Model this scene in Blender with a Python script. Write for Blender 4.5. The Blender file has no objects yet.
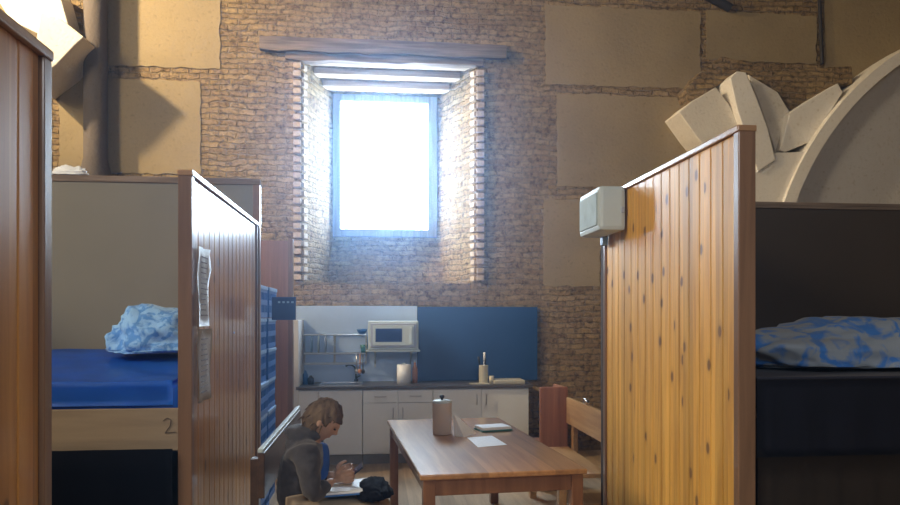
import bpy, bmesh, math, random
from mathutils import Vector, Matrix, noise
random.seed(7)
S = bpy.context.scene
COL = S.collection
R = math.radians

# ------------------------------------------------------------------ camera
TH = math.atan(73 / 700); F = 700.0; HV = 317.0; CZ = 1.65
CT, ST = math.cos(TH), math.sin(TH)
cam = bpy.data.cameras.new('camera'); co = bpy.data.objects.new('camera', cam); COL.objects.link(co)
cam.sensor_width = 36; cam.lens = 28; cam.shift_y = (HV - 252.5) / 900.0; cam.clip_start = .05
co.location = (0, 0, CZ); co.rotation_euler = (R(90), 0, -TH)
S.camera = co

def at(u, v, Y):
    """point on the plane y = Y seen at picture position u, v"""
    a = (u - 450) / F
    X = a * CT + ST; y = CT - a * ST
    t = Y / y
    return Vector((X * t, Y, CZ + (HV - v) / F * t))

# ------------------------------------------------------------------ helpers
def tag(o, label=None, cat=None, group=None, kind=None):
    if label: o['label'] = label
    if cat: o['category'] = cat
    if group: o['group'] = group
    if kind: o['kind'] = kind
    return o

def empty(name, loc, label=None, cat=None, group=None, rz=0):
    o = bpy.data.objects.new(name, None); COL.objects.link(o)
    o.location = loc; o.rotation_euler.z = rz; o.empty_display_size = .1
    return tag(o, label, cat, group)

class MB:
    def __init__(s, smooth=False):
        s.bm = bmesh.new(); s.smooth = smooth; s.mi = 0
    def _fin(s, faces):
        for f in faces: f.material_index = s.mi; f.smooth = s.smooth
    def box(s, x0, x1, y0, y1, z0, z1, bev=0, mat=None):
        g = bmesh.ops.create_cube(s.bm, size=1)
        vs = g['verts']
        bmesh.ops.scale(s.bm, vec=(x1 - x0, y1 - y0, z1 - z0), verts=vs)
        bmesh.ops.translate(s.bm, vec=((x0 + x1) / 2, (y0 + y1) / 2, (z0 + z1) / 2), verts=vs)
        fs = set(f for v in vs for f in v.link_faces)
        s._fin(fs)
        if bev:
            es = set(e for v in vs for e in v.link_edges)
            r = bmesh.ops.bevel(s.bm, geom=list(es), offset=bev, segments=2, affect='EDGES', profile=.6)
            s._fin(r['faces']); vs = list(set(v for f in list(r['faces']) for v in f.verts) | set(v for v in vs if v.is_valid))
        if mat is not None: bmesh.ops.transform(s.bm, matrix=mat, verts=vs)
        return s
    def cyl(s, p0, p1, r0, r1=None, n=16, caps=True):
        p0 = Vector(p0); p1 = Vector(p1); r1 = r0 if r1 is None else r1
        d = p1 - p0
        m = Matrix.Translation((p0 + p1) / 2) @ d.to_track_quat('Z', 'Y').to_matrix().to_4x4()
        g = bmesh.ops.create_cone(s.bm, cap_ends=caps, segments=n, radius1=r0, radius2=r1, depth=d.length, matrix=m)
        fs = set(f for v in g['verts'] for f in v.link_faces)
        s._fin(fs)
        return s
    def tube(s, pts, r, n=8):
        pts = [Vector(p) for p in pts]
        for a, b in zip(pts, pts[1:]):
            s.cyl(a, b, r, n=n)
        for p in pts[1:-1]: s.ball(p, r, n=n)
        return s
    def ball(s, c, r, sc=(1, 1, 1), n=16):
        g = bmesh.ops.create_uvsphere(s.bm, u_segments=n, v_segments=max(4, n // 2), radius=1)
        sc = Vector(sc) * r
        bmesh.ops.scale(s.bm, vec=sc, verts=g['verts']); bmesh.ops.translate(s.bm, vec=Vector(c), verts=g['verts'])
        s._fin(set(f for v in g['verts'] for f in v.link_faces))
        return s
    def lathe(s, c, prof, n=28):
        c = Vector(c); rings = []
        for r, z in prof:
            rings.append([s.bm.verts.new(c + Vector((max(r, 1e-4) * math.cos(2 * math.pi * k / n), max(r, 1e-4) * math.sin(2 * math.pi * k / n), z))) for k in range(n)])
        fs = []
        for a, b in zip(rings, rings[1:]):
            for k in range(n): fs.append(s.bm.faces.new((a[k], a[(k + 1) % n], b[(k + 1) % n], b[k])))
        fs.append(s.bm.faces.new(rings[0][::-1])); fs.append(s.bm.faces.new(rings[-1]))
        s._fin(fs)
        return s
    def prism(s, pts, d):
        """closed polygon of 3-D points pushed along vector d"""
        d = Vector(d)
        a = [s.bm.verts.new(Vector(p)) for p in pts]; b = [s.bm.verts.new(Vector(p) + d) for p in pts]
        n = len(a); fs = [s.bm.faces.new(a), s.bm.faces.new(b[::-1])]
        for k in range(n): fs.append(s.bm.faces.new((a[k], b[k], b[(k + 1) % n], a[(k + 1) % n])))
        s._fin(fs)
        return s
    def quad(s, *p):
        f = s.bm.faces.new([s.bm.verts.new(Vector(q)) for q in p]); s._fin([f]); return s
    def build(s, name, mats, parent=None, bevel=0, recalc=True):
        if recalc: bmesh.ops.recalc_face_normals(s.bm, faces=s.bm.faces)
        me = bpy.data.meshes.new(name); s.bm.to_mesh(me); s.bm.free()
        for m in (mats if isinstance(mats, (list, tuple)) else [mats]): me.materials.append(m)
        o = bpy.data.objects.new(name, me); COL.objects.link(o)
        if parent: o.parent = parent; o.matrix_parent_inverse = Matrix.Identity(4)
        if parent:   # geometry is given in world space: move it into the parent's frame
            o.parent = parent
            me.transform(world(parent).inverted())
        if bevel:
            b = o.modifiers.new('bevel', 'BEVEL'); b.width = bevel; b.segments = 2; b.limit_method = 'ANGLE'
        return o

def world(o):
    m = Matrix.LocRotScale(o.location, o.rotation_euler, o.scale)
    return world(o.parent) @ m if o.parent else m

def copy_tree(o, parent=None):
    c = o.copy(); COL.objects.link(c)
    if parent: c.parent = parent
    for ch in [k for k in bpy.data.objects if k.parent == o]: copy_tree(ch, c)
    return c

# ------------------------------------------------------------------ materials
class NT:
    def __init__(s, name):
        s.m = bpy.data.materials.new(name); s.m.use_nodes = True
        s.t = s.m.node_tree; s.b = s.t.nodes['Principled BSDF']
    def n(s, typ, **kw):
        nd = s.t.nodes.new(typ)
        for k, v in kw.items():
            if k in nd.inputs: nd.inputs[k].default_value = v
            else: setattr(nd, k, v)
        return nd
    def l(s, a, b): s.t.links.new(a, b)
    def math(s, op, a, b=None, c=None):
        nd = s.t.nodes.new('ShaderNodeMath'); nd.operation = op
        for i, x in enumerate((a, b, c)):
            if x is None: continue
            if isinstance(x, (int, float)): nd.inputs[i].default_value = x
            else: s.l(x, nd.inputs[i])
        return nd.outputs[0]
    def ramp(s, fac, stops):
        nd = s.t.nodes.new('ShaderNodeValToRGB')
        els = nd.color_ramp.elements
        while len(els) < len(stops): els.new(.5)
        for e, (p, c) in zip(els, stops):
            e.position = p; e.color = (*c, 1) if len(c) == 3 else c
        s.l(fac, nd.inputs[0]); return nd.outputs[0]
    def mix(s, fac, a, b, typ='MIX'):
        nd = s.t.nodes.new('ShaderNodeMix'); nd.data_type = 'RGBA'; nd.blend_type = typ
        for i, x in ((0, fac), (6, a), (7, b)):
            if isinstance(x, (int, float)): nd.inputs[i].default_value = x
            elif isinstance(x, tuple): nd.inputs[i].default_value = (*x, 1)
            else: s.l(x, nd.inputs[i])
        return nd.outputs[2]
    def coord(s, kind='Object'):
        return s.t.nodes.new('ShaderNodeTexCoord').outputs[kind]
    def bump(s, h, strength=.3, dist=.02):
        nd = s.n('ShaderNodeBump', Strength=strength, Distance=dist)
        s.l(h, nd.inputs['Height']); s.l(nd.outputs[0], s.b.inputs['Normal'])

def mat(name, col, rough=.6, metal=0, var=.12, scale=8, bump=0, coat=0, spec=.5, sheen=0):
    t = NT(name); co_ = t.coord()
    nz = t.n('ShaderNodeTexNoise', Scale=scale, Detail=4.0); t.l(co_, nz.inputs['Vector'])
    a = tuple(max(0, c * (1 - var)) for c in col); b = tuple(min(1, c * (1 + var)) for c in col)
    t.l(t.ramp(nz.outputs[0], [(.3, a), (.7, b)]), t.b.inputs['Base Color'])
    t.b.inputs['Roughness'].default_value = rough; t.b.inputs['Metallic'].default_value = metal
    t.b.inputs['Coat Weight'].default_value = coat; t.b.inputs['Coat Roughness'].default_value = .12
    t.b.inputs['Specular IOR Level'].default_value = spec
    t.b.inputs['Sheen Weight'].default_value = sheen
    if bump: t.bump(nz.outputs[0], bump, .02)
    return t.m

def pine(name, c0, c1, knot=(.12, .05, .02), plank=.125, axis=1, coat=.5, rough=.35, knots=True, along='Z', seed=0.0):
    """varnished pine; planks counted along `axis`, grain runs along `along`"""
    t = NT(name); g = t.n('ShaderNodeNewGeometry'); sp = t.n('ShaderNodeSeparateXYZ'); t.l(t.coord(), sp.inputs[0])
    ax = [sp.outputs[0], sp.outputs[1], sp.outputs[2]]
    idx = t.math('FLOOR', t.math('DIVIDE', ax[axis], plank))
    wn = t.n('ShaderNodeTexWhiteNoise', noise_dimensions='1D'); t.l(t.math('ADD', idx, seed), wn.inputs['W'])
    al = 'XYZ'.index(along)
    cmb = t.n('ShaderNodeCombineXYZ')
    off = t.math('MULTIPLY', wn.outputs[0], 17.3)
    for i in range(3):
        t.l(t.math('ADD', t.math('MULTIPLY', ax[i], 1.3 if i == al else 22.0), off), cmb.inputs[i])
    nz = t.n('ShaderNodeTexNoise', Scale=1.0, Detail=5.0, Distortion=.6); t.l(cmb.outputs[0], nz.inputs['Vector'])
    base = t.ramp(nz.outputs[0], [(.3, c0), (.72, c1)])
    tone = t.math('ADD', t.math('MULTIPLY', wn.outputs[0], .34), .80)
    base = t.mix(1.0, base, tone, 'MULTIPLY')
    out = base
    if knots:
        c2 = t.n('ShaderNodeCombineXYZ')
        others = [i for i in range(3) if i != al]
        t.l(t.math('ADD', t.math('MULTIPLY', ax[al], 4.6), off), c2.inputs[0])
        t.l(t.math('MULTIPLY', ax[axis], 1.0 / plank), c2.inputs[1])
        vo = t.n('ShaderNodeTexVoronoi', Scale=1.0, Randomness=1.0, voronoi_dimensions='2D'); t.l(c2.outputs[0], vo.inputs['Vector'])
        d = t.math('ADD', vo.outputs['Distance'], t.math('MULTIPLY', nz.outputs[0], .05))
        k = t.ramp(d, [(.13, (1, 1, 1)), (.19, (.0, .0, .0))])
        sc = t.n('ShaderNodeSeparateColor'); t.l(vo.outputs['Color'], sc.inputs[0])
        keep = t.math('GREATER_THAN', sc.outputs[0], .74)
        kk = t.math('MULTIPLY', t.math('MULTIPLY', k, .9), keep)
        out = t.mix(kk, base, knot)
        ring = t.ramp(d, [(.1, (1, 1, 1)), (.36, (0, 0, 0))])
        out = t.mix(t.math('MULTIPLY', t.math('MULTIPLY', ring, .35), keep), out, tuple(x * .55 for x in c0))
    t.l(out, t.b.inputs['Base Color'])
    t.b.inputs['Roughness'].default_value = rough
    t.b.inputs['Coat Weight'].default_value = coat; t.b.inputs['Coat Roughness'].default_value = .13
    t.bump(nz.outputs[0], .12, .004)
    return t.m

def brick_mat():
    t = NT('old_brick'); sp = t.n('ShaderNodeSeparateXYZ'); t.l(t.coord(), sp.inputs[0])
    nz0 = t.n('ShaderNodeTexNoise', Scale=2.2, Detail=3.0); t.l(t.coord(), nz0.inputs['Vector'])
    nz1 = t.n('ShaderNodeTexNoise', Scale=16.0, Detail=3.0); t.l(t.coord(), nz1.inputs['Vector'])
    wob = t.math('ADD', t.math('MULTIPLY', t.math('SUBTRACT', nz0.outputs[0], .5), .12), t.math('MULTIPLY', t.math('SUBTRACT', nz1.outputs[0], .5), .042))
    cb = t.n('ShaderNodeCombineXYZ')
    t.l(t.math('ADD', t.math('ADD', sp.outputs[0], sp.outputs[1]), wob), cb.inputs[0])
    t.l(t.math('ADD', sp.outputs[2], wob), cb.inputs[1])
    br = t.n('ShaderNodeTexBrick', Scale=1.0)
    br.inputs['Color1'].default_value = (.45, .32, .165, 1); br.inputs['Color2'].default_value = (.30, .20, .10, 1)
    br.inputs['Mortar'].default_value = (.31, .235, .14, 1)
    br.inputs['Mortar Size'].default_value = .012; br.inputs['Mortar Smooth'].default_value = .7
    br.inputs['Brick Width'].default_value = .22; br.inputs['Row Height'].default_value = .066
    br.inputs['Bias'].default_value = -.1
    t.l(cb.outputs[0], br.inputs['Vector'])
    nz = t.n('ShaderNodeTexNoise', Scale=17.0, Detail=8.0, Roughness=.75); t.l(t.coord(), nz.inputs['Vector'])
    pits = t.ramp(nz.outputs[0], [(.36, (.25, .20, .17)), (.50, (.95, .95, .95)), (.68, (1.35, 1.32, 1.25))])
    c = t.mix(.85, br.outputs[0], pits, 'MULTIPLY')
    nb = t.n('ShaderNodeTexNoise', Scale=.9, Detail=4.0); t.l(t.coord(), nb.inputs['Vector'])
    patch = t.ramp(nb.outputs[0], [(.42, (0, 0, 0)), (.62, (1, 1, 1))])
    c = t.mix(t.math('MULTIPLY', patch, .2), c, (.40, .30, .16))
    t.l(c, t.b.inputs['Base Color']); t.b.inputs['Roughness'].default_value = .95
    t.b.inputs['Specular IOR Level'].default_value = .1
    h = t.math('ADD', t.math('MULTIPLY', br.outputs[1], -.7), t.math('MULTIPLY', nz.outputs[0], 1.3))
    t.bump(h, 1.0, .05)
    return t.m

def plaster_mat(name, c, var=.1, bump=.25):
    t = NT(name)
    n1 = t.n('ShaderNodeTexNoise', Scale=1.6, Detail=6.0); t.l(t.coord(), n1.inputs['Vector'])
    n2 = t.n('ShaderNodeTexNoise', Scale=30.0, Detail=6.0); t.l(t.coord(), n2.inputs['Vector'])
    base = t.ramp(n1.outputs[0], [(.3, tuple(x * (1 - var) for x in c)), (.7, tuple(min(1, x * (1 + var)) for x in c))])
    sp = t.ramp(n2.outputs[0], [(.28, (.72, .68, .6)), (.42, (1, 1, 1))])
    t.l(t.mix(.8, base, sp, 'MULTIPLY'), t.b.inputs['Base Color'])
    t.b.inputs['Roughness'].default_value = .93; t.b.inputs['Specular IOR Level'].default_value = .15
    t.bump(n2.outputs[0], bump, .02)
    return t.m

def timber_mat(name, c0, c1, along=0):
    t = NT(name); mp = t.n('ShaderNodeMapping'); t.l(t.coord(), mp.inputs[0])
    sc = [26, 26, 26]; sc[along] = 1.6; mp.inputs['Scale'].default_value = sc
    nz = t.n('ShaderNodeTexNoise', Scale=1.0, Detail=7.0, Distortion=.4); t.l(mp.outputs[0], nz.inputs['Vector'])
    t.l(t.ramp(nz.outputs[0], [(.32, c0), (.68, c1)]), t.b.inputs['Base Color'])
    t.b.inputs['Roughness'].default_value = .85; t.b.inputs['Specular IOR Level'].default_value = .2
    t.bump(nz.outputs[0], .6, .02)
    return t.m

def emit(name, c, s):
    t = NT(name); t.t.nodes.remove(t.b); e = t.n('ShaderNodeEmission'); e.inputs[0].default_value = (*c, 1); e.inputs[1].default_value = s
    t.l(e.outputs[0], t.t.nodes['Material Output'].inputs[0]); return t.m

def cloth_pattern(name, a, b, scale=16, rough=.8):
    t = NT(name)
    vo = t.n('ShaderNodeTexNoise', Scale=scale, Detail=3.0, Distortion=1.4); t.l(t.coord(), vo.inputs['Vector'])
    t.l(t.ramp(vo.outputs[0], [(.44, a), (.54, b)]), t.b.inputs['Base Color'])
    t.b.inputs['Roughness'].default_value = rough; t.b.inputs['Sheen Weight'].default_value = .2
    t.bump(vo.outputs[0], .15, .01)
    return t.m

def paper_mat(name, c, lines=True, freq=45, ink=(.15, .16, .25)):
    t = NT(name); sp = t.n('ShaderNodeSeparateXYZ'); t.l(t.coord('Generated'), sp.inputs[0])
    t.b.inputs['Base Color'].default_value = (*c, 1); t.b.inputs['Roughness'].default_value = .35
    return t.m

M = dict(
    brick=brick_mat(),
    plaster=plaster_mat('tan_plaster', (.30, .232, .13)),
    white_plaster=plaster_mat('white_plaster', (.84, .80, .73), .05, .1),
    stone=plaster_mat('pale_stone', (.78, .72, .62), .08, .3),
    lunette=plaster_mat('grey_plaster', (.60, .58, .56), .03, .08),
    old_timber=timber_mat('old_timber', (.10, .075, .06), (.26, .20, .16)),
    pale_timber=timber_mat('pale_timber', (.36, .28, .2), (.62, .52, .40)),
    frame_wood=timber_mat('window_frame_blue_glow', (.22, .26, .33), (.34, .40, .50), 2),  # blue-grey carries the bluish window glow on the frame
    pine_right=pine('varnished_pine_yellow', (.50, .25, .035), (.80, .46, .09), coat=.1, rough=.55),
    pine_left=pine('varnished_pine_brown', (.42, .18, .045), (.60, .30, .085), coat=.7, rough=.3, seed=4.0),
    pine_x=pine('varnished_pine_across', (.20, .10, .065), (.30, .155, .095), axis=0, plank=.11, knots=False, seed=9.0),
    pine_post=pine('pine_post', (.17, .095, .055), (.26, .15, .09), axis=0, plank=.3, knots=False, seed=2.0),
    pine_rail=pine('pine_rail', (.28, .15, .075), (.40, .24, .12), axis=2, plank=.4, knots=False, along='X'),
    pine_long=pine('pine_bench', (.42, .22, .09), (.62, .38, .17), axis=2, plank=.5, knots=False, along='Y'),
    table_top=pine('table_top_wood', (.36, .16, .05), (.58, .30, .11), axis=0, plank=.2, knots=False, along='Y', coat=1.0, rough=.42),
    table_leg=pine('table_leg_wood', (.20, .085, .04), (.34, .16, .075), axis=0, plank=.5, knots=False, coat=.4),
    dark_pine=pine('dark_bench_wood', (.07, .04, .027), (.13, .075, .05), axis=2, plank=.5, knots=False, along='Y', coat=.2),
    red_pine=pine('red_pine', (.30, .11, .06), (.46, .19, .10), axis=0, plank=.06, knots=False),
    floor=pine('floor_boards', (.42, .30, .19), (.60, .46, .31), axis=0, plank=.14, knots=False, along='Y', coat=.5, rough=.3),
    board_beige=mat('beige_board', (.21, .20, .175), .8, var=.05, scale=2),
    board_shaded=mat('shaded_board', (.055, .042, .034), .9, var=.08, scale=2),  # shaded copy of the beige board, darkness held in the colour
    plywood=pine('plywood', (.30, .23, .16), (.40, .31, .21), axis=2, plank=.8, knots=False, along='X', coat=.1, rough=.6),
    blue_sheet=mat('blue_vinyl', (.008, .16, .78), .5, var=.1, scale=4, coat=.3),
    navy=mat('navy_cloth', (.007, .009, .026), .85, var=.15, sheen=.1),
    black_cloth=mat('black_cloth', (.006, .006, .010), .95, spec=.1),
    duvet=cloth_pattern('pale_blue_print', (.08, .28, .74), (.26, .52, .92)),
    duvet_r=cloth_pattern('blue_grey_print', (.05, .22, .66), (.32, .38, .46), 6),
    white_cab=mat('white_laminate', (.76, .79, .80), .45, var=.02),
    splash_cool_lit=mat('white_board_cool_lit', (.43, .58, .84), .35, var=.03),  # white board tinted blue to hold the cool light on it
    blue_panel=mat('blue_board', (.014, .06, .19), .4, var=.06, scale=3),
    worktop=mat('dark_worktop', (.10, .085, .075), .35, var=.25, scale=60),
    steel=mat('steel', (.55, .57, .6), .3, 1, var=.03),
    chrome=mat('chrome', (.8, .8, .82), .12, 1, var=.01),
    black_plastic=mat('black_plastic', (.02, .02, .024), .4),
    white_plastic=mat('white_plastic', (.50, .59, .62), .5, var=.02),
    grey_plastic=mat('grey_plastic', (.33, .37, .46), .5),
    dark_glass=mat('dark_glass', (.015, .03, .12), .12, var=.05),
    blue_plastic=mat('blue_crate_plastic', (.03, .14, .42), .4, var=.1),
    pale_blue=mat('pale_blue_plastic', (.28, .45, .70), .4),
    sign_blue=mat('sign_blue', (.01, .06, .24), .4),
    green=mat('green_plastic', (.03, .16, .14), .5),
    orange=mat('orange_plastic', (.55, .25, .13), .5),
    ceramic=mat('beige_ceramic', (.55, .52, .42), .4, var=.04),
    canister=mat('taupe_canister', (.50, .42, .36), .4, var=.04),
    paper=mat('white_paper', (.80, .84, .90), .5, var=.01),
    ink=mat('grey_ink', (.22, .23, .33), .7),
    skin=mat('skin', (.50, .30, .21), .55, var=.06, scale=14),
    hair=timber_mat('light_brown_hair', (.07, .045, .03), (.22, .155, .10), 2),
    hoodie=mat('charcoal_hoodie', (.055, .052, .062), .9, var=.2, scale=30, bump=.2, sheen=.2),
    shirt=mat('blue_shirt', (.025, .09, .34), .8),
    trousers=mat('khaki_trousers', (.34, .26, .18), .85, var=.1),
    shoe=mat('dark_shoe', (.03, .03, .035), .7),
    eye=mat('dark_eye', (.03, .02, .02), .3),
    lips=mat('lips', (.42, .17, .14), .5),
    iron=mat('dark_iron', (.035, .03, .028), .7, .3),
    column=plaster_mat('shaded_column', (.12, .10, .085), .12, .4),  # base colour lowered to hold the shade of the corner
    glow=emit('daylight_pane', (.62, .80, 1.0), 42.0),
)

# ------------------------------------------------------------------ the room
YW, YB = 8.45, 9.25                      # face of the far wall, plane of the window
XL, XR = -7.2, 8.5
ZC = 7.6
o = MB(); o.box(XL - .3, XR + .3, -4.3, YB + .4, -.2, 0); tag(o.build('floor', M['floor']), kind='structure')
o = MB(); o.box(XL - .3, XR + .3, -4.3, YB + .4, ZC, ZC + .2); tag(o.build('ceiling', M['plaster']), kind='structure')
o = MB(); o.box(XL - .3, XL, -4.3, YB + .4, 0, ZC); tag(o.build('wall_left', M['plaster']), kind='structure')
o = MB(); o.box(XR, XR + .3, -4.3, YB + .4, 0, ZC); tag(o.build('wall_right', M['plaster']), kind='structure')
o = MB(); o.box(XL - .3, XR + .3, -4.3, -4, 0, ZC); tag(o.build('wall_near', M['plaster']), kind='structure')

# far wall: splayed opening
ox0, ox1, oz0, oz1 = -.89, 1.20, 2.06, 4.80
ix0, ix1, iz0, iz1 = -.572, .79, 2.70, 4.55
sy, sx0, sx1 = 9.05, -.65, .89
w = MB()
A = [(XL, YW, 0), (XR, YW, 0), (XR, YW, ZC), (XL, YW, ZC)]
Bq = [(ox0, YW, oz0), (ox1, YW, oz0), (ox1, YW, oz1), (ox0, YW, oz1)]
for k in range(4): w.quad(A[k], A[(k + 1) % 4], Bq[(k + 1) % 4], Bq[k])
Iq = [(ix0, YB, iz0), (ix1, YB, iz0), (ix1, YB, iz1), (ix0, YB, iz1)]
Sl, Sr = (sx0, sy, oz0), (sx1, sy, oz0)
w.quad(Bq[0], Bq[1], Sr, Sl)                       # ledge of the recess
w.quad(Sl, Sr, Iq[1], Iq[0])                       # steep sill
w.quad(Bq[1], Bq[2], Iq[2], Iq[1], Sr)             # reveals
w.quad(Bq[3], Bq[0], Sl, Iq[0], Iq[3])
w.quad(Bq[2], Bq[3], Iq[3], Iq[2])                 # soffit
Ab = [(XL, YB + .3, 0), (XR, YB + .3, 0), (XR, YB + .3, ZC), (XL, YB + .3, ZC)]
Ib = [(x, YB + .3, z) for x, y, z in Iq]
for k in range(4):
    w.quad(Ab[k], Ib[k], Ib[(k + 1) % 4], Ab[(k + 1) % 4]); w.quad(Iq[k], Iq[(k + 1) % 4], Ib[(k + 1) % 4], Ib[k])
bmesh.ops.remove_doubles(w.bm, verts=w.bm.verts, dist=1e-4)
# raised rectangles of plaster between the brick bands, with ragged rims
def ragged(u0, v0, u1, v1, thick=.009):
    a, b = at(u0, v1, YW), at(u1, v0, YW)
    pts = []
    cs = [(a.x, a.z), (b.x, a.z), (b.x, b.z), (a.x, b.z)]
    for k in range(4):
        p, q = Vector(cs[k]), Vector(cs[(k + 1) % 4]); n = max(3, int((q - p).length / .06))
        for j in range(n):
            c = p.lerp(q, j / n); jt = .012
            pts.append((c.x + random.uniform(-jt, jt), YW - thick, c.y + random.uniform(-jt, jt)))
    w.mi = 1; w.prism(pts, (0, thick + .02, 0)); w.mi = 0
for r in [(108, -60, 220, 65), (60, 82, 201, 172), (-40, 82, 52, 172), (-60, -60, 70, 65),
          (545, 12, 700, 84), (557, 98, 690, 186), (543, 200, 600, 286), (614, 200, 700, 286),
          (545, -60, 690, -8), (706, 16, 816, 60), (824, -60, 905, 84), (925, -60, 1040, 84),
          (706, -60, 812, -6), (240, -120, 520, -30)]:
    ragged(*r)
wall = w.build('wall_far', [M['brick'], M['plaster']])
tag(wall, kind='structure')

# toothed brick edges of the opening
tb = MB()
z = oz0 + .03
while z < oz1 - .12:
    for side in (0, 1):
        x = ox0 if side == 0 else ox1; sg = 1 if side == 0 else -1
        j = random.uniform(-.008, .008)
        d = .045 + random.uniform(-.012, .012)
        ang = math.atan2((ix0 - ox0) if side == 0 else (ix1 - ox1), YB - YW)
        m_ = Matrix.Translation((x, YW, z)) @ Matrix.Rotation(-ang, 4, 'Z')
        # brick in the reveal, brick on the face
        tb.box(-.03, .034, .0, .045 + d, 0, .056, .006, m_)
        tb.box(x - sg * .05 - .045, x - sg * .05 + .045, YW - .03 - d * .4, YW + .02, z + j, z + j + .062, .006)
    z += .1
tb.build('trim_1', mat('pale_brick', (.50, .40, .30), .9, var=.2, scale=20, bump=.5))['kind'] = 'structure'

# timbers over the window: one long weathered lintel, a shorter one below, and the boards of the soffit
def beam(name, u0, v0, u1, v1, hpx, y0, y1, m, label, cat, group=None):
    a, b = at(u0, v0, y0), at(u1, v1, y0)
    h = hpx / F * y0
    q = MB(); n = 14; pts = []
    for k in range(n + 1):
        p = a.lerp(b, k / n); pts.append((p.x, y0, p.z + random.uniform(-.008, .008)))
    for k in range(n, -1, -1):
        p = a.lerp(b, k / n); pts.append((p.x, y0, p.z - h + random.uniform(-.012, .012)))
    q.prism(pts, (0, y1 - y0, 0))
    ob = q.build(name, m, bevel=.008); tag(ob, label, cat, group); return ob
beam('lintel_beam', 259, 35, 507, 45, 14, YW - .07, YW + .08, M['old_timber'], 'long weathered dark timber lintel across the brick wall above the window', 'beam')
beam('lintel_beam', 285, 50, 484, 57, 9, YW - .03, YW + .1, M['old_timber'], 'shorter dark timber lintel directly under the long lintel', 'beam')
for k, (yy, dz) in enumerate([(8.60, .035), (8.80, .05), (9.02, .06)]):
    t_ = (yy - YW) / (YB - YW); x0 = ox0 + (ix0 - ox0) * t_ + .0; x1 = ox1 + (ix1 - ox1) * t_
    zz = oz1 + (iz1 - oz1) * t_
    q = MB(); q.box(x0 - .02, x1 + .02, yy - .08, yy + .08, zz - dz, zz + .05, .012)
    tag(q.build('soffit_board', M['pale_timber']),
        ['pale soffit timber at the room side of the window recess', 'middle pale soffit timber in the window recess', 'pale soffit timber closest to the window frame'][k], 'beam')

# window
wn = MB()
fw = .10
wn.box(ix0, ix0 + fw, YB - .06, YB + .04, iz0, iz1, .006); wn.box(ix1 - fw - .02, ix1, YB - .06, YB + .04, iz0, iz1, .006)
wn.box(ix0 + fw, ix1 - fw - .02, YB - .06, YB + .04, iz1 - .09, iz1, .006); wn.box(ix0 + fw, ix1 - fw - .02, YB - .06, YB + .04, iz0, iz0 + .10, .006)
wo = wn.build('window_1', M['frame_wood']); wo['kind'] = 'structure'
pn = MB(); pn.box(ix0 + fw, ix1 - fw - .02, YB, YB + .012, iz0 + .10, iz1 - .09); p_ = pn.build('pane', M['glow'], wo)

# ------------------------------------------------------------------ vault remains
def stone_part(root, name, uvs, y0, y1, m, bev=.012):
    pts = [at(u, v, y0) for u, v in uvs]
    q = MB(); q.prism(pts, (0, y1 - y0, 0)); return q.build(name, m, root, bevel=bev)
c0 = at(760, 198, 8.1)
sp = empty('vault_springer', (c0.x, YW - .3, c0.z), 'broken fan of pale stone vault ribs on the brick wall above the right bunk', 'stonework')
stone_part(sp, 'rib_stone', [(679, 112), (692, 101), (716, 87), (729, 104), (741, 128), (760, 170), (745, 190), (724, 185), (712, 155), (696, 136)], 8.02, 8.448, M['stone'])
stone_part(sp, 'rib_stone', [(730, 78), (737, 71), (746, 72), (757, 98), (768, 128), (776, 160), (758, 172), (748, 140), (738, 112)], 7.92, 8.448, M['white_plaster'])
stone_part(sp, 'rib_stone', [(748, 74), (778, 92), (790, 112), (783, 152), (777, 155), (768, 128), (758, 98)], 8.1, 8.448, M['stone'])
stone_part(sp, 'rib_stone', [(790, 112), (812, 98), (838, 83), (843, 92), (826, 120), (810, 142), (786, 152), (780, 150)], 8.0, 8.448, M['white_plaster'])
stone_part(sp, 'springer_block', [(755, 153), (796, 152), (812, 150), (800, 175), (797, 225), (745, 225), (745, 175)], 7.95, 8.448, M['white_plaster'])
stone_part(sp, 'broken_masonry', [(686, 88), (694, 80), (700, 72), (712, 64), (722, 56), (742, 61), (760, 66), (790, 70), (820, 67), (852, 66), (853, 84), (838, 84), (812, 98), (790, 112), (778, 92), (748, 73), (731, 76), (716, 87), (700, 98), (691, 102)], 8.16, 8.448, M['brick'])

# white arch with its grey lunette
def arc(cu, cv, r, y, a0, a1, n):
    return [at(cu + r * math.cos(R(a0 + (a1 - a0) * k / n)), cv - r * math.sin(R(a0 + (a1 - a0) * k / n)), y) for k in range(n + 1)]
cc = at(1067, 305, 7.9); rim_r = (at(1067, 5, 7.9).z - cc.z)
q = MB(); n = 48
def ring_pts(r, y): return [Vector((cc.x - r * math.cos(R(k / n * 180)), y, cc.z + r * rasp * math.sin(R(k / n * 180)))) for k in range(n + 1)]
ro, ri = 3.42, 3.29
cc = Vector((7.35, 7.9, 1.9))
cc = at(1067, 305, 7.9)
ro = cc.x - at(767, 305, 7.9).x; rasp = (at(1067, 5, 7.9).z - cc.z) / ro
a_, b_ = ring_pts(ro, 7.9), ring_pts(ro - .14, 7.9)
for k in range(n):
    p = [a_[k], a_[k + 1], b_[k + 1], b_[k]]
    if max(x.x for x in p) > XR - .02: continue
    q.prism(p, (0, .6, 0))
bmesh.ops.remove_doubles(q.bm, verts=q.bm.verts, dist=1e-4)
tag(q.build('trim_2', M['white_plaster']), kind='structure')
q = MB()
pts = [p + Vector((0, .22, 0)) for p in ring_pts(ro - .12, 7.9) if p.x < XR - .01]
pts = pts + [Vector((XR - .01, 8.12, 0.02)), Vector((pts[0].x, 8.12, 0.02))]
q.prism(pts, (0, .3, 0))
tag(q.build('wall_niche', M['lunette']), kind='structure')

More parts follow.
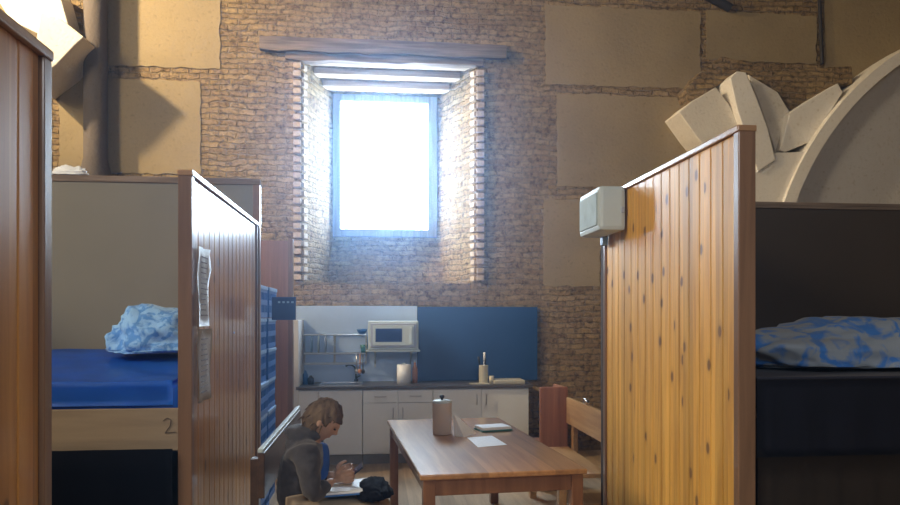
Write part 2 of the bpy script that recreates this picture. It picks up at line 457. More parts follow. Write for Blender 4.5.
# left corner: engaged column and the white springer stones
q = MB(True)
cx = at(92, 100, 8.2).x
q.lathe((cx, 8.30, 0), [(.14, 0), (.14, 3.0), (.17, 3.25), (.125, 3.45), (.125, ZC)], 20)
tag(q.build('engaged_column', M['column']), 'round column with shade in its colour against the far wall in the left corner', 'column')
c0 = at(40, 60, 7.9)
sp = empty('vault_springer', (c0.x, YW - .3, c0.z - .5), 'pale stone vault rib stub projecting in the upper left corner', 'stonework')
stone_part(sp, 'rib_stone', [(-20, -30), (58, -12), (68, 24), (47, 38), (10, 20)], 8.08, 8.448, M['white_plaster'])
stone_part(sp, 'rib_stone', [(40, 12), (60, 18), (84, 37), (74, 46), (57, 64), (30, 84)], 7.88, 8.448, M['stone'])
# small fittings on the wall
q = MB(); a = at(728, 9, YW - .12)
q.cyl(at(700, -8, YW - .05), at(730, 8, YW - .05), .055); tag(q.build('iron_tie', M['iron']), 'dark iron tie rod end high on the wall above the right ribs', 'iron tie')
q = MB(); q.cyl(at(822, 64, YW - .03), at(818, -40, YW - .03), .022); tag(q.build('wall_pipe', M['iron']), 'thin dark vertical pipe on the wall near the top right corner', 'pipe')

# ------------------------------------------------------------------ bunks
LX, RX = -.937, 1.69
def plank_face(q, x0, x1, y0, y1, z0, z1, pw, flip):
    """boards side by side along y with V grooves on the aisle face"""
    n = round((y1 - y0) / pw); pw = (y1 - y0) / n
    for k in range(n):
        q.box(x0, x1, y0 + k * pw, y0 + (k + 1) * pw - .003, z0, z1, .007)

def side_screen(root, x_out, thick, y0, y1, z1, m, near_post=True, far_post=True, capm=None, z1f=None):
    """x_out: aisle face; thick < 0 grows to the left"""
    xa, xb = sorted((x_out, x_out + thick))
    q = MB(); inset = .012 * (1 if thick > 0 else -1)
    xi, xj = sorted((x_out + inset, x_out + thick * .8))
    plank_face(q, xi, xj, y0 + .05, y1 - .05, .03, z1 - .03, .125, 0)
    q.build('plank_panel', m, root)
    for yy in ((y0, y0 + .05), (y1 - .05, y1)):
        q = MB(); q.box(xa, xb, yy[0], yy[1], 0, z1 - .03, .005); q.build('post', M['pine_post'], root)
    q = MB(); q.box(xa - .005, xb + .005, y0 - .002, y1 + .002, z1 - .03, z1, .006); q.build('top_cap', capm or M['pine_rail'], root)

# right bunk
rb = empty('bunk_bed', (RX, 3.13, 0), 'yellow varnished pine plank bunk on the right with a white box on its corner', 'bunk bed')
side_screen(rb, RX, .085, 3.13, 5.12, 2.555, M['pine_right'])
q = MB(); q.box(RX + .09, 4.6, 3.2, 5.08, 1.12, 1.2, .006); q.build('bed_base', M['plywood'], rb)
q = MB(); q.box(RX + .09, 4.6, 3.16, 3.2, .98, 1.16, .006); q.build('end_rail', M['board_shaded'], rb)
q = MB(); q.box(RX + .09, 4.6, 3.3, 5.08, .3, .38, .006); q.build('lower_base', M['board_shaded'], rb)
q = MB(); q.box(4.6, 4.67, 3.13, 5.08, 0, 2.5, .006); q.build('post', M['pine_post'], rb)

def cloth_drop(x0, x1, y, z0, z1, amp, wl):
    q = MB(True); nx, nz = 60, 8; g = []
    for i in range(nx + 1):
        row = []
        for j in range(nz + 1):
            x = x0 + (x1 - x0) * i / nx; z = z1 + (z0 - z1) * j / nz
            row.append(q.bm.verts.new((x, y + amp * math.sin(x * wl + .6 * math.sin(x * 7)) * (.3 + .7 * j / nz), z)))
        g.append(row)
    for i in range(nx):
        for j in range(nz): q.bm.faces.new((g[i][j], g[i + 1][j], g[i + 1][j + 1], g[i][j + 1])).smooth = True
    r = bmesh.ops.solidify(q.bm, geom=q.bm.faces[:], thickness=.008)
    return q

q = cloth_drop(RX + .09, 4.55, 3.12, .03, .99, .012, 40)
tag(q.build('dark_drop', M['board_shaded']), 'very dark brown cloth hanging below the right bunk mattress', 'curtain')
q = MB(True); q.box(RX + .09, 4.55, 3.22, 5.05, 1.2, 1.35, .05)
tag(q.build('mattress', M['navy']), 'navy mattress on the upper right bunk', 'mattress')
q = cloth_drop(RX + .092, 4.57, 3.135, .985, 1.355, .008, 30); q.box(RX + .092, 4.57, 3.13, 4.2, 1.353, 1.367, .005)
tag(q.build('bed_cover', M['navy']), 'dark navy bed cover draped over the end of the right bunk', 'blanket')

def lump(name, c, size, m, label, cat, seed, folds=1.0, rot=0):
    q = MB(True)
    g = bmesh.ops.create_icosphere(q.bm, subdivisions=5, radius=1)
    sv = Vector((seed * 3.1, seed * 1.7, 0))
    for v in g['verts']:
        d = v.co.normalized()
        n = noise.noise(d * 1.6 + sv) * .22 + noise.noise(d * 3.5 + sv) * .12 * folds
        n += (abs(noise.noise(Vector((d.x * 5 + d.z * 2, d.y * 2.2, d.z * 5)) + sv)) - .2) * .22 * folds
        sx = math.copysign(abs(d.x) ** .8, d.x); sy_ = math.copysign(abs(d.y) ** .8, d.y)
        p = Vector((sx, sy_, d.z)) * (1 + n)
        if p.z < 0: p.z *= .12
        v.co = p
    for f in q.bm.faces: f.smooth = True
    M_ = Matrix.Translation(c) @ Matrix.Rotation(rot, 4, 'Z') @ Matrix.Diagonal((size[0], size[1], size[2], 1))
    q.bm.transform(M_)
    zb = min(v.co.z for v in q.bm.verts)
    q.bm.transform(Matrix.Translation((0, 0, c[2] - zb)))
    return tag(q.build(name, m), label, cat)
lump('duvet', (2.76, 3.72, 1.367), (.80, .38, .245), M['duvet_r'], 'crumpled blue and grey patterned duvet on the upper right bunk', 'duvet', 1, .6, rot=.1)
lump('pillow', (2.08, 4.6, 1.35), (.26, .36, .2), M['navy'], 'dark grey pillow behind the patterned duvet on the right bunk', 'pillow', 5, .3)

# right partition
rp = empty('partition', (RX + .07, 5.15, 0), 'partition board with shade in its colour behind the right bunk', 'partition')
q = MB(); q.box(RX + .0, 6.4, 5.125, 5.165, 0, 2.49); q.build('panel', M['board_shaded'], rp)
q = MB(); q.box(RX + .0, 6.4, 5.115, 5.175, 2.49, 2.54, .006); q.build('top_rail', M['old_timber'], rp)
# emergency box
eb = empty('emergency_light', (1.6, 4.85, 2.24), 'white plastic box on the far top corner of the yellow pine screen', 'emergency light')
q = MB(); q.box(1.50, 1.688, 4.62, 5.10, 2.24, 2.545, .03); q.build('housing', M['white_plastic'], eb)
q = MB(); q.box(1.492, 1.50, 4.66, 5.06, 2.28, 2.505, .004); q.build('diffuser', mat('matt_diffuser', (.42, .52, .56), .9, spec=.1), eb)
q = MB(); q.box(1.655, 1.675, 4.61, 4.62, 2.36, 2.40, .002); q.build('catch', M['grey_plastic'], eb)
q = MB(); q.box(1.65, 1.69, 5.0, 5.06, 2.18, 2.24, .004); q.build('cable_gland', M['pale_blue'], eb)

# left near bunk (only its pine side is in view)
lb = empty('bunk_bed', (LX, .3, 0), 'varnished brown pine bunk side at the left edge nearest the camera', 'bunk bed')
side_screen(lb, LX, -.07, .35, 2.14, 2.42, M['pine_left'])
q = MB(); q.box(-3.4, LX - .07, .4, 2.1, 1.12, 1.2, .006); q.build('bed_base', M['plywood'], lb)
q = MB(); q.box(-3.47, -3.4, .35, 2.1, 0, 2.3, .006); q.build('post', M['pine_post'], lb)

# left second bunk
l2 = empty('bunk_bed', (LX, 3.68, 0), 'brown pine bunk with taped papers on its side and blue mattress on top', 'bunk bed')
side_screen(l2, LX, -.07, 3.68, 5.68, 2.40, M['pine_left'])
q = MB(); q.box(-3.5, LX - .07, 3.72, 5.6, 1.06, 1.14, .006); q.build('bed_base', M['plywood'], l2)
q = MB(); q.box(-3.5, LX - .07, 3.69, 3.72, .97, 1.185, .004); er = q.build('end_board', M['plywood'], l2)
q = MB(); q.box(-3.57, -3.5, 3.68, 5.6, 0, 2.4, .006); q.build('post', M['pine_post'], l2)
# the pencilled bed number
q = MB(); P = [at(u, v, 3.688) for u, v in [(163, 421), (167, 418), (171, 420), (170, 426), (165, 433), (176, 432)]]
q.tube(P, .0022, 5); q.build('bed_number', mat('pencil', (.10, .07, .05), .8), er)
q = cloth_drop(-3.48, LX - .09, 3.66, .03, .985, .008, 30)  # added black sheet fills in the shade under the bunk
tag(q.build('dark_drop', M['black_cloth']), 'black sheet standing for the deep shade under the left bunk end board', 'curtain')
q = MB(True); q.box(-3.45, LX - .08, 3.73, 5.62, 1.14, 1.31, .035)
tag(q.build('mattress', M['blue_sheet']), 'blue vinyl mattress on the upper left bunk', 'mattress')
# blue sheet on top, wrinkled, hanging a little over the end
q = MB(True); nx, ny = 70, 50; g = []
for i in range(nx + 1):
    row = []
    for j in range(ny + 1):
        x = -3.42 + (3.42 + LX - .1) * i / nx; s_ = j / ny
        y = 3.70 + (5.60 - 3.70) * max(0, (s_ - .08) / .92)
        hump = .085 * min(1, max(0, (y - 3.9) / .9))
        wr = .016 * noise.noise(Vector((x * 5 + y * 2, y * 3, 1))) + .012 * abs(noise.noise(Vector((x * 3 - y * 7, y * 4, 5))))
        z = 1.322 + hump + wr * min(1, s_ * 6) if s_ > .08 else 1.20 + (1.322 - 1.20) * s_ / .08
        yy = y if s_ > .08 else 3.70 + .012 * noise.noise(Vector((x * 6, s_ * 20, 9)))
        row.append(q.bm.verts.new((x, yy, z)))
    g.append(row)
for i in range(nx):
    for j in range(ny): q.bm.faces.new((g[i][j], g[i + 1][j], g[i + 1][j + 1], g[i][j + 1])).smooth = True
bmesh.ops.solidify(q.bm, geom=q.bm.faces[:], thickness=.006)
tag(q.build('bed_sheet', M['blue_sheet']), 'wrinkled bright blue sheet spread over the left bunk mattress', 'sheet')
lump('duvet', (-1.34, 4.75, 1.41), (.36, .30, .27), M['duvet'], 'pale blue patterned duvet bunched on the left bunk against the pine side', 'duvet', 3, .8, .2)

# papers taped on the screen
def sheet(y0, y1, z0, z1, lean, label, wrink=0.0, wavy=.012):
    q = MB(True); n = 8; g = []
    for i in range(n + 1):
        row = []
        for j in range(n + 1):
            y = y0 + (y1 - y0) * i / n + lean * (j / n - .5); z = z0 + (z1 - z0) * j / n
            row.append(q.bm.verts.new((LX + .006 + wavy * (.5 + .5 * math.sin(i * 1.1 + j * .8)) + wrink * noise.noise(Vector((y * 30, z * 20, 0))), y, z)))
        g.append(row)
    for i in range(n):
        for j in range(n): q.bm.faces.new((g[i][j], g[i][j + 1], g[i + 1][j + 1], g[i + 1][j])).smooth = True
    bmesh.ops.solidify(q.bm, geom=q.bm.faces[:], thickness=.0012)
    t = q.build('paper_notice', M['paper']); tag(t, label, 'paper', 'paper notices taped on the left pine screen')
    q = MB()
    k = z1 - .05
    while k > z0 + .05:
        wd = random.uniform(.45, .8) * (y1 - y0)
        zj = (k - z0) / (z1 - z0)
        q.box(LX + .0195, LX + .021, y0 + .03 + lean * (zj - .5), y0 + .03 + wd * .8 + lean * (zj - .5), k - .005, k); k -= .028
    q.build('printed_lines', M['ink'], t)
sheet(3.76, 4.0, 1.60, 2.02, .02, 'upper wrinkled paper notice on the side of the left pine screen', .01)
sheet(3.76, 4.04, 1.20, 1.585, .01, 'lower white paper notice on the side of the left pine screen')

# left partition
lp = empty('partition', (LX - .02, 5.72, 0), 'grey beige partition board behind the left blue bunk', 'partition')
q = MB(); q.box(-4.65, LX - .046, 5.70, 5.74, 0, 2.70); q.build('panel', M['board_beige'], lp)
q = MB(); q.box(-4.65, LX + .012, 5.69, 5.75, 2.70, 2.75, .006); q.build('top_rail', M['old_timber'], lp)
q = MB(); q.box(LX - .045, LX + .01, 5.69, 5.75, 0, 2.70, .006); q.build('post', M['pine_post'], lp)
q = MB(True)
lump('folded_cloth', tuple(at(70, 176, 5.72)[:2]) + (2.75,), (.13, .03, .06), M['paper'], 'small white cloth lying on top of the left partition', 'cloth', 2)

# second partition further back, brown wood
q = MB(); a = at(293, 240, 7.3)
bp = empty('partition', (a.x, 7.32, 0), 'red brown wooden partition end standing behind the blue crates', 'partition')
q = MB(); q.box(-3.4, a.x - .05, 7.30, 7.35, 0, 2.43); q.build('panel', M['pine_x'], bp)
q = MB(); q.box(a.x - .05, a.x, 7.28, 7.37, 0, 2.45, .006); q.build('post', M['pine_post'], bp)

# crates
def crate(loc, label):
    r = empty('bottle_crate', loc, label, 'crate', 'blue plastic crates stacked against the partition')
    x, y, z = loc; Wx, Wy, H = .34, .46, .268
    q = MB()
    for zz in (.0, .108, .215):
        hh = .045
        q.box(x - Wx, x - Wx + .02, y, y + Wy, z + zz, z + zz + hh); q.box(x - .02, x, y, y + Wy, z + zz, z + zz + hh)
        q.box(x - Wx + .02, x - .02, y, y + .02, z + zz, z + zz + hh); q.box(x - Wx + .02, x - .02, y + Wy - .02, y + Wy, z + zz, z + zz + hh)
    for k in range(7):
        yy = y + k * (Wy - .02) / 6
        q.box(x - .018, x - .002, yy, yy + .02, z, z + H); q.box(x - Wx + .002, x - Wx + .018, yy, yy + .02, z, z + H)
    for k in range(5):
        xx = x - Wx + k * (Wx - .02) / 4
        q.box(xx, xx + .02, y + .002, y + .018, z, z + H)
    q.box(x - Wx + .01, x - .01, y + .01, y + Wy - .01, z, z + .01)
    q.build('crate_body', M['blue_plastic'], r)
    q = MB(); q.box(x - .03, x + .006, y, y + Wy, z + .240, z + .270, .003); q.build('rim', M['pale_blue'], r)
    return r
lv = ['bottom', 'second', 'third', 'fourth', 'fifth', 'sixth', 'top']
for s_, (yy, where) in enumerate([(5.80, 'near'), (6.32, 'far')]):
    proto = None
    for k in range(7):
        lab = '%s blue plastic crate of the %s stack beyond the left pine screen' % (lv[k], where)
        if s_ == 0 and k == 0: first = proto = crate((LX + .0, yy, .0), lab)
        else:
            c = copy_tree(first); c.location = (LX - .02 + random.uniform(-.01, .01), yy, .274 * k); c['label'] = lab
# blue plate
bs = at(272, 320, 5.78); be = at(296, 297, 5.78)
r = empty('blue_sign', ((bs.x + be.x) / 2, 5.78, bs.z), 'small dark blue plate sticking out from the partition post beside the crates', 'sign')
q = MB(); q.box(bs.x, be.x, 5.765, 5.785, bs.z, be.z, .004); q.build('plate', M['sign_blue'], r)
q = MB()
for k in range(4): q.box(bs.x + .05 + k * .035, bs.x + .068 + k * .035, 5.76, 5.766, be.z - .05, be.z - .035)
q.build('light_marks', M['pale_blue'], r)

# ------------------------------------------------------------------ kitchen
CF = 7.86; CB = YW - .005
kx0 = at(298, 390, CF).x; kx1 = at(529, 390, CF).x
ct = .845
q = MB(); q.box(kx0 - .02, kx1 + .04, CF - .03, CB, ct, ct + .035, .006)
tag(q.build('worktop', M['worktop']), 'dark brown kitchen worktop under the window wall', 'worktop')
ux = [kx0, at(362.5, 400, CF).x, at(433, 400, CF).x, kx1]
labs = ['white base cabinet under the sink at the left end of the kitchen', 'white base cabinet with drawers in the middle of the kitchen, behind the table', 'white base cabinet at the right end of the kitchen, behind the table']
for k in range(3):
    x0, x1 = ux[k], ux[k + 1]
    r = empty('base_cabinet', ((x0 + x1) / 2, CF, 0), labs[k], 'cabinet')
    q = MB(); q.box(x0 + .002, x1 - .002, CF + .02, CB, .115, ct - .002); q.build('carcass', M['white_cab'], r)
    q = MB(); q.box(x0 + .002, x1 - .002, CF + .06, CF + .08, 0, .115); q.build('plinth', mat('grey_plinth', (.20, .19, .18), .5), r)
    n = 1 if k == 0 else 2
    top = ct - .01 if k != 1 else ct - .01
    for j in range(n):
        a, b = x0 + (x1 - x0) * j / n + .004, x0 + (x1 - x0) * (j + 1) / n - .004
        zt = ct - .012
        if k == 1:
            q = MB(); q.box(a, b, CF, CF + .018, zt - .14, zt, .004); d = q.build('drawer', M['white_cab'], r)
            m = (a + b) / 2; q = MB(); q.tube([(m - .06, CF, zt - .07), (m - .06, CF - .03, zt - .07), (m + .06, CF - .03, zt - .07), (m + .06, CF, zt - .07)], .006); q.build('handle', M['steel'], d)
            zt -= .146
        q = MB(); q.box(a, b, CF, CF + .018, .125, zt, .004); d = q.build('door', M['white_cab'], r)
        hx = (b - .05 if j == 0 else a + .05) if n == 2 else a + .22
        zh = zt - .06
        if k == 0: pts = [(hx, CF, zh + .04), (hx, CF - .03, zh + .04), (hx, CF - .03, zh - .06), (hx, CF, zh - .06)]
        else: pts = [(hx, CF, zh), (hx, CF - .03, zh), (hx, CF - .03, zh - .11), (hx, CF, zh - .11)]
        q = MB(); q.tube(pts, .006); q.build('handle', M['steel'], d)
# wall boards
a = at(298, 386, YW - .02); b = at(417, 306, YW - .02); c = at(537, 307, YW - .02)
q = MB(); q.box(a.x - .1, b.x, YW - .03, CB, ct + .036, b.z); tag(q.build('splashback', M['splash_cool_lit']), 'white splashback with cool light in its colour behind the sink', 'splashback')
q = MB(); q.box(b.x + .002, c.x, YW - .04, CB, ct + .036, c.z, .004); tag(q.build('splashback', M['blue_panel']), 'dark blue panel on the wall right of the microwave', 'splashback')
# white end board
a = at(291, 320, CF - .02); b = at(298.5, 320, CF - .02)
q = MB(); q.box(a.x, b.x, CF - .02, CB, 0, a.z, .004); tag(q.build('end_board', M['white_cab']), 'tall narrow white end board at the left of the kitchen', 'board')

# microwave on a bracket shelf
my = 8.02
a = at(368, 352, my); b = at(418.5, 321, my)
r = empty('microwave', ((a.x + b.x) / 2, my + .15, a.z), 'white microwave oven on the wall shelf beside the blue panel', 'microwave')
q = MB(); q.box(a.x, b.x, my, my + .33, a.z + .02, b.z, .012); q.build('body', M['white_plastic'], r)
q = MB(); q.box(a.x + .03, b.x - .03, my - .02, my, a.z + .05, b.z - .025, .008); q.build('door_frame', M['grey_plastic'], r)
q = MB(); q.box(a.x + .055, b.x - .055, my - .03, my - .02, a.z + .075, b.z - .05, .004); dr = q.build('door', M['white_plastic'], r)
q = MB(); q.box(a.x + .085, b.x - .19, my - .034, my - .03, a.z + .115, b.z - .085, .002); q.build('door_glass', M['dark_glass'], dr)
q = MB(); q.box(b.x - .1, b.x - .075, my - .045, my - .03, a.z + .09, b.z - .07, .003); q.build('handle', M['white_plastic'], r)
r = empty('wall_shelf', ((a.x + b.x) / 2, my + .15, a.z - .02), 'white shelf with brackets carrying the microwave', 'shelf')
q = MB(); q.box(a.x - .02, b.x + .02, my, YW - .03, a.z, a.z + .018, .003); q.build('board', M['white_plastic'], r)
for xx in (a.x + .07, b.x - .08):
    q = MB(); q.box(xx, xx + .018, my + .05, YW - .032, a.z - .018, a.z - .001); q.box(xx, xx + .018, YW - .05, YW - .032, a.z - .2, a.z - .001)
    q.prism([(xx + .003, YW - .05, a.z - .16), (xx + .003, YW - .05, a.z - .13), (xx + .003, my + .1, a.z - .012), (xx + .003, my + .08, a.z - .018)], (.012, 0, 0))
    q.build('bracket', M['steel'], r)

# wall mounted wire drying rack
ry = 8.2
a = at(303, 335, ry); b = at(366, 364, ry)
r = empty('dish_rack', ((a.x + b.x) / 2, ry, b.z), 'steel wire dish rack fixed over the sink', 'dish rack')
def wires(zz, n, nm):
    q = MB()
    for yy in (ry, YW - .04): q.cyl((a.x, yy, zz), (b.x, yy, zz), .008, n=6)
    for k in range(n):
        x = a.x + (b.x - a.x) * k / (n - 1); q.cyl((x, ry, zz), (x, YW - .04, zz), .003, n=5)
    q.build(nm, M['steel'], r)
wires(a.z, 20, 'upper_shelf'); wires(at(303, 354, ry).z, 20, 'middle_shelf'); wires(b.z, 16, 'lower_shelf')
for u in (303, 334, 366):
    x = at(u, 350, ry).x; q = MB(); q.cyl((x, ry, b.z), (x, ry, a.z), .008, n=6); q.build('upright', M['steel'], r); q = MB(); q.cyl((x, YW - .04, b.z), (x, YW - .04, a.z), .008, n=6); q.build('rear_upright', M['steel'], r)

def item(name, u, v, Y, label, cat, group=None):
    p = at(u, v, Y); return p, (lambda zb: empty(name, (p.x, Y, zb), label, cat, group))
# things on the rack
zs = a.z + .009
x = at(362, 333, 8.27).x
q = MB(True); q.lathe((x, 8.28, zs), [(.03, 0), (.055, .03), (.065, .06), (.06, .06), (.04, .02)]); tag(q.build('bowl', M['blue_plastic']), 'blue bowl on the top wire of the dish rack', 'bowl')
zm = at(303, 354, ry).z + .009
x = at(364, 344, 8.27).x
q = MB(True); q.lathe((x, 8.28, zm), [(.032, 0), (.04, .05), (.045, .09), (.04, .09), (.03, .01)]); tag(q.build('cup', M['green']), 'dark green cup on the dish rack beside the microwave', 'cup')
for k, (u, cl, nm, lb_) in enumerate([(311, 'pale_blue', 'plate', 'leftmost plate standing on the middle wire of the dish rack'), (318, 'white_plastic', 'plate', 'middle white plate standing on the dish rack'), (325, 'grey_plastic', 'plate', 'grey plate standing on the dish rack by its centre upright')]):
    x = at(u, 345, 8.3).x
    q = MB(True); q.cyl((x, 8.3, zm + .1), (x + .012, 8.3, zm + .1), .095, .1, n=24); tag(q.build(nm, M[cl]), lb_, 'plate', 'plates on the rack')
x = at(360, 358, 8.2).x
for k, dx in enumerate((-.04, 0, .035)):
    q = MB(True); zt = at(303, 354, ry).z - .004
    q.cyl((x + dx, 8.185, zt - .19), (x + dx, 8.185, zt), .006, n=6); q.ball((x + dx, 8.185, zt - .2), .024, (1, .4, 1.3), 10)
    tag(q.build('ladle', M[['steel', 'orange', 'black_plastic'][k]]), ['steel ladle hanging from the dish rack', 'reddish spoon hanging from the dish rack between two others', 'black spoon hanging from the dish rack near the microwave'][k], 'utensil')
# sink and faucet
x = at(345, 386, 8.15).x
r = empty('sink', (x, 8.15, ct + .035), 'steel sink set into the dark worktop', 'sink')
q = MB(); zz = ct + .0355
x0, x1 = x - .28, x + .2
q.box(x0, x1, 7.92, 7.95, zz, zz + .008); q.box(x0, x1, 8.30, 8.33, zz, zz + .008); q.box(x0, x0 + .03, 7.95, 8.3, zz, zz + .008); q.box(x1 - .03, x1, 7.95, 8.3, zz, zz + .008)
q.build('rim', M['steel'], r)
q = MB(); q.box(x0 + .03, x1 - .03, 7.95, 8.3, zz, zz + .002); q.build('basin', M['steel'], r)
r = empty('faucet', (at(356, 386, 8.3).x, 8.32, zz), 'black gooseneck tap curving left over the sink', 'faucet')
fx = at(356, 386, 8.3).x
pts = [(fx, 8.355, zz), (fx, 8.355, zz + .13)]
for k in range(1, 9):
    an = R(180 * k / 8 * .72); pts.append((fx - .075 * (1 - math.cos(an)), 8.355 - .0 * k, zz + .13 + .075 * math.sin(an)))
q = MB(True); q.tube(pts, .011, 8); q.build('spout', M['black_plastic'], r)
q = MB(True); q.lathe((fx, 8.355, zz), [(.025, 0), (.025, .03), (.015, .04)]); q.cyl((fx, 8.34, zz + .05), (fx + .05, 8.30, zz + .08), .006, n=8); q.build('lever', M['black_plastic'], r)
# washing up things at the left
for k, (u, h, rr, cl, lb_, nm) in enumerate([(302.5, .16, .03, 'blue_plastic', 'blue washing up bottle at the left end of the worktop', 'detergent_bottle'), (308, .10, .035, 'iron', 'dark jar beside the blue bottle at the left of the sink', 'jar')]):
    x = at(u, 386, 8.1).x + .03
    q = MB(True); q.lathe((x, 8.12, ct + .036), [(rr, 0), (rr, h * .7), (rr * .5, h * .85), (rr * .4, h)]); tag(q.build(nm, M[cl]), lb_, 'bottle' if k == 0 else 'jar')
# white kettle-like canister, orange bottle
zt = ct + .0355
x = at(404, 386, 8.1).x
r = empty('paper_towel_roll', (x, 8.1, zt), 'white kitchen paper roll standing on the worktop under the microwave', 'paper roll')
q = MB(True); q.lathe((x, 8.1, zt), [(.082, 0), (.082, .22), (.02, .222), (.02, .2)]); q.build('roll', M['paper'], r)
q = MB(True); q.lathe((x, 8.1, zt), [(.018, .2), (.018, .235), (.005, .24)]); q.build('core', M['white_plastic'], r)
x = at(415, 386, 8.15).x
r = empty('oil_bottle', (x, 8.16, zt), 'slim orange bottle next to the paper roll', 'bottle')
q = MB(True); q.lathe((x, 8.16, zt), [(.03, 0), (.032, .12), (.03, .17), (.014, .21), (.012, .24)]); q.build('body', M['orange'], r)
q = MB(True); q.lathe((x, 8.16, zt + .24), [(.014, 0), (.014, .02)]); q.build('cap', M['white_plastic'], r)
# utensil pot
x = at(483.5, 386, 8.05).x
r = empty('utensil_jar', (x, 8.05, zt), 'beige ceramic utensil pot in front of the blue panel', 'jar')
q = MB(True); q.lathe((x, 8.05, zt), [(.05, 0), (.055, .01), (.053, .2), (.056, .21), (.05, .21), (.046, .03)]); q.build('pot', M['ceramic'], r)
for k, (dx, h, cl, lb_) in enumerate([(.012, .36, 'paper', 'pale handled knife standing in the utensil pot'), (.02, .29, 'iron', 'dark handled tool behind the pale knife in the pot'), (-.06, .31, 'black_plastic', 'dark spatula leaning left out of the utensil pot')]):
    q = MB(True); bx = max(-.02, min(.02, dx * .5))
    q.cyl((x + bx, 8.05, zt + .035), (x + dx * .8, 8.05, zt + h * .75), .007, n=8); q.cyl((x + dx * .8, 8.05, zt + h * .75), (x + dx, 8.05, zt + h), .014, .012, n=8)
    tag(q.build('kitchen_tool', M[cl]), lb_, 'utensil')
x = at(491.5, 386, 8.0).x
q = MB(True); q.lathe((x, 8.0, zt), [(.026, 0), (.03, .09), (.026, .09), (.022, .01)]); tag(q.build('cup', M['ceramic']), 'small beige cup right beside the utensil pot', 'cup')
a = at(471, 388, 7.98); b = at(524, 388, 7.98)
q = MB(); q.box(b.x - .36, b.x, 7.9, 8.2, zt, zt + .045, .012); tag(q.build('baking_tray', M['ceramic']), 'low pale tray on the worktop right of the utensil pot', 'tray')
q = MB(); q.box(a.x - .02, a.x + .2, 7.88, 8.0, zt, zt + .012, .004)
tag(q.build('chopping_board', M['ceramic']), 'thin pale board lying before the utensil pot', 'board')

# ------------------------------------------------------------------ table
TW, TL, TZ = 1.0, 2.17, .75
p0 = Vector((.245, 3.97, 0)); rz = math.atan2(.16, 2.19)
t = empty('dining_table', (p0.x, p0.y, 0), 'long brown varnished wooden table in the aisle in front of the kitchen', 'table', rz=rz)
TM = Matrix.Translation(p0) @ Matrix.Rotation(rz, 4, 'Z')
def tl(q, name, m, parent, bev=.004):
    q.bm.transform(TM); return q.build(name, m, parent, bevel=bev)
q = MB(); q.box(0, TW, 0, TL, TZ - .032, TZ); tl(q, 'tabletop', M['table_top'], t, .008)
for x0, y0 in ((.02, .02), (TW - .09, .02), (.02, TL - .09), (TW - .09, TL - .09)):
    q = MB(); a = .07; q.prism([(x0, y0, TZ - .034), (x0 + a, y0, TZ - .034), (x0 + a, y0 + a, TZ - .034), (x0, y0 + a, TZ - .034)], (0, 0, -(TZ - .034)))
    tl(q, 'leg', M['table_leg'], t)
for nm, bx in (('end_apron', (.09, TW - .09, .035, .06)), ('end_apron', (.09, TW - .09, TL - .06, TL - .035)), ('side_apron', (.035, .06, .09, TL - .09)), ('side_apron', (TW - .06, TW - .035, .09, TL - .09))):
    q = MB(); q.box(bx[0], bx[1], bx[2], bx[3], TZ - .13, TZ - .034); tl(q, nm, M['table_leg'], t)
q = MB(); q.box(.3, .36, .5, 1.7, .05, .1); q.bm.free()

def ontable(u, v):
    a = (u - 450) / F; X = a * CT + ST; y = CT - a * ST; t_ = (CZ - TZ) / ((v - HV) / F)
    return Vector((X * t_, y * t_, TZ + .001))
c = ontable(442, 434)
r = empty('canister', c, 'taupe cylindrical canister with a black knob standing on the table', 'canister')
q = MB(True); q.lathe(c, [(.066, 0), (.073, .006), (.075, .235), (.074, .24)], 32); q.build('body', M['canister'], r)
q = MB(True); q.lathe(c + Vector((0, 0, .241)), [(.077, 0), (.077, .012), (.06, .02), (.01, .022)], 32); q.build('lid', M['white_plastic'], r)
q = MB(True); q.lathe(c + Vector((.0, 0, .262)), [(.010, 0), (.010, .012), (.02, .02), (.018, .034), (.005, .038)], 16); q.build('knob', M['black_plastic'], r)
# tent card of folded paper
c = ontable(464, 437)
q = MB(); x, y, z = c
q.prism([(x - .07, y - .02, z), (x - .069, y - .02, z), (x - .045, y + .09, z + .21), (x - .046, y + .09, z + .21)], (.002, .0, 0)); q.bm.free()
q = MB()
A_, B_, C_ = Vector((x - .075, y + .06, z + .175)), Vector((x - .07, y + .05, z)), Vector((x - .005, y - .02, z))
D_ = Vector((x + .11, y + .10, z + .01))
for tri in ((A_, B_, C_), ):
    q.prism(tri, (.0, .0015, .0))
q.prism((A_, C_ + Vector((.001, 0, 0)), D_), (0, .0015, 0))
tag(q.build('folded_card', M['paper']), 'white folded paper card standing beside the canister', 'card')
# sheet of paper
P = [ontable(u, v) for u, v in ((467, 438), (492, 436), (507, 445), (478, 447.5))]
q = MB(); q.prism(P, (0, 0, .002)); tag(q.build('paper_sheet', M['paper']), 'white sheet lying flat in the middle of the table', 'paper')
# plate-like tray
c = ontable(493, 430)
r = empty('notebook', c, 'white edged dark book lying at the far right of the tabletop', 'book')
q = MB(); mm = Matrix.Translation(c) @ Matrix.Rotation(.25, 4, 'Z')
q.box(-.13, .13, -.09, .09, 0, .012, .003, mm); q.build('cover', M['green'], r)
q = MB(); q.box(-.125, .12, -.085, .085, .0125, .035, .004, mm); q.build('pages', M['paper'], r)

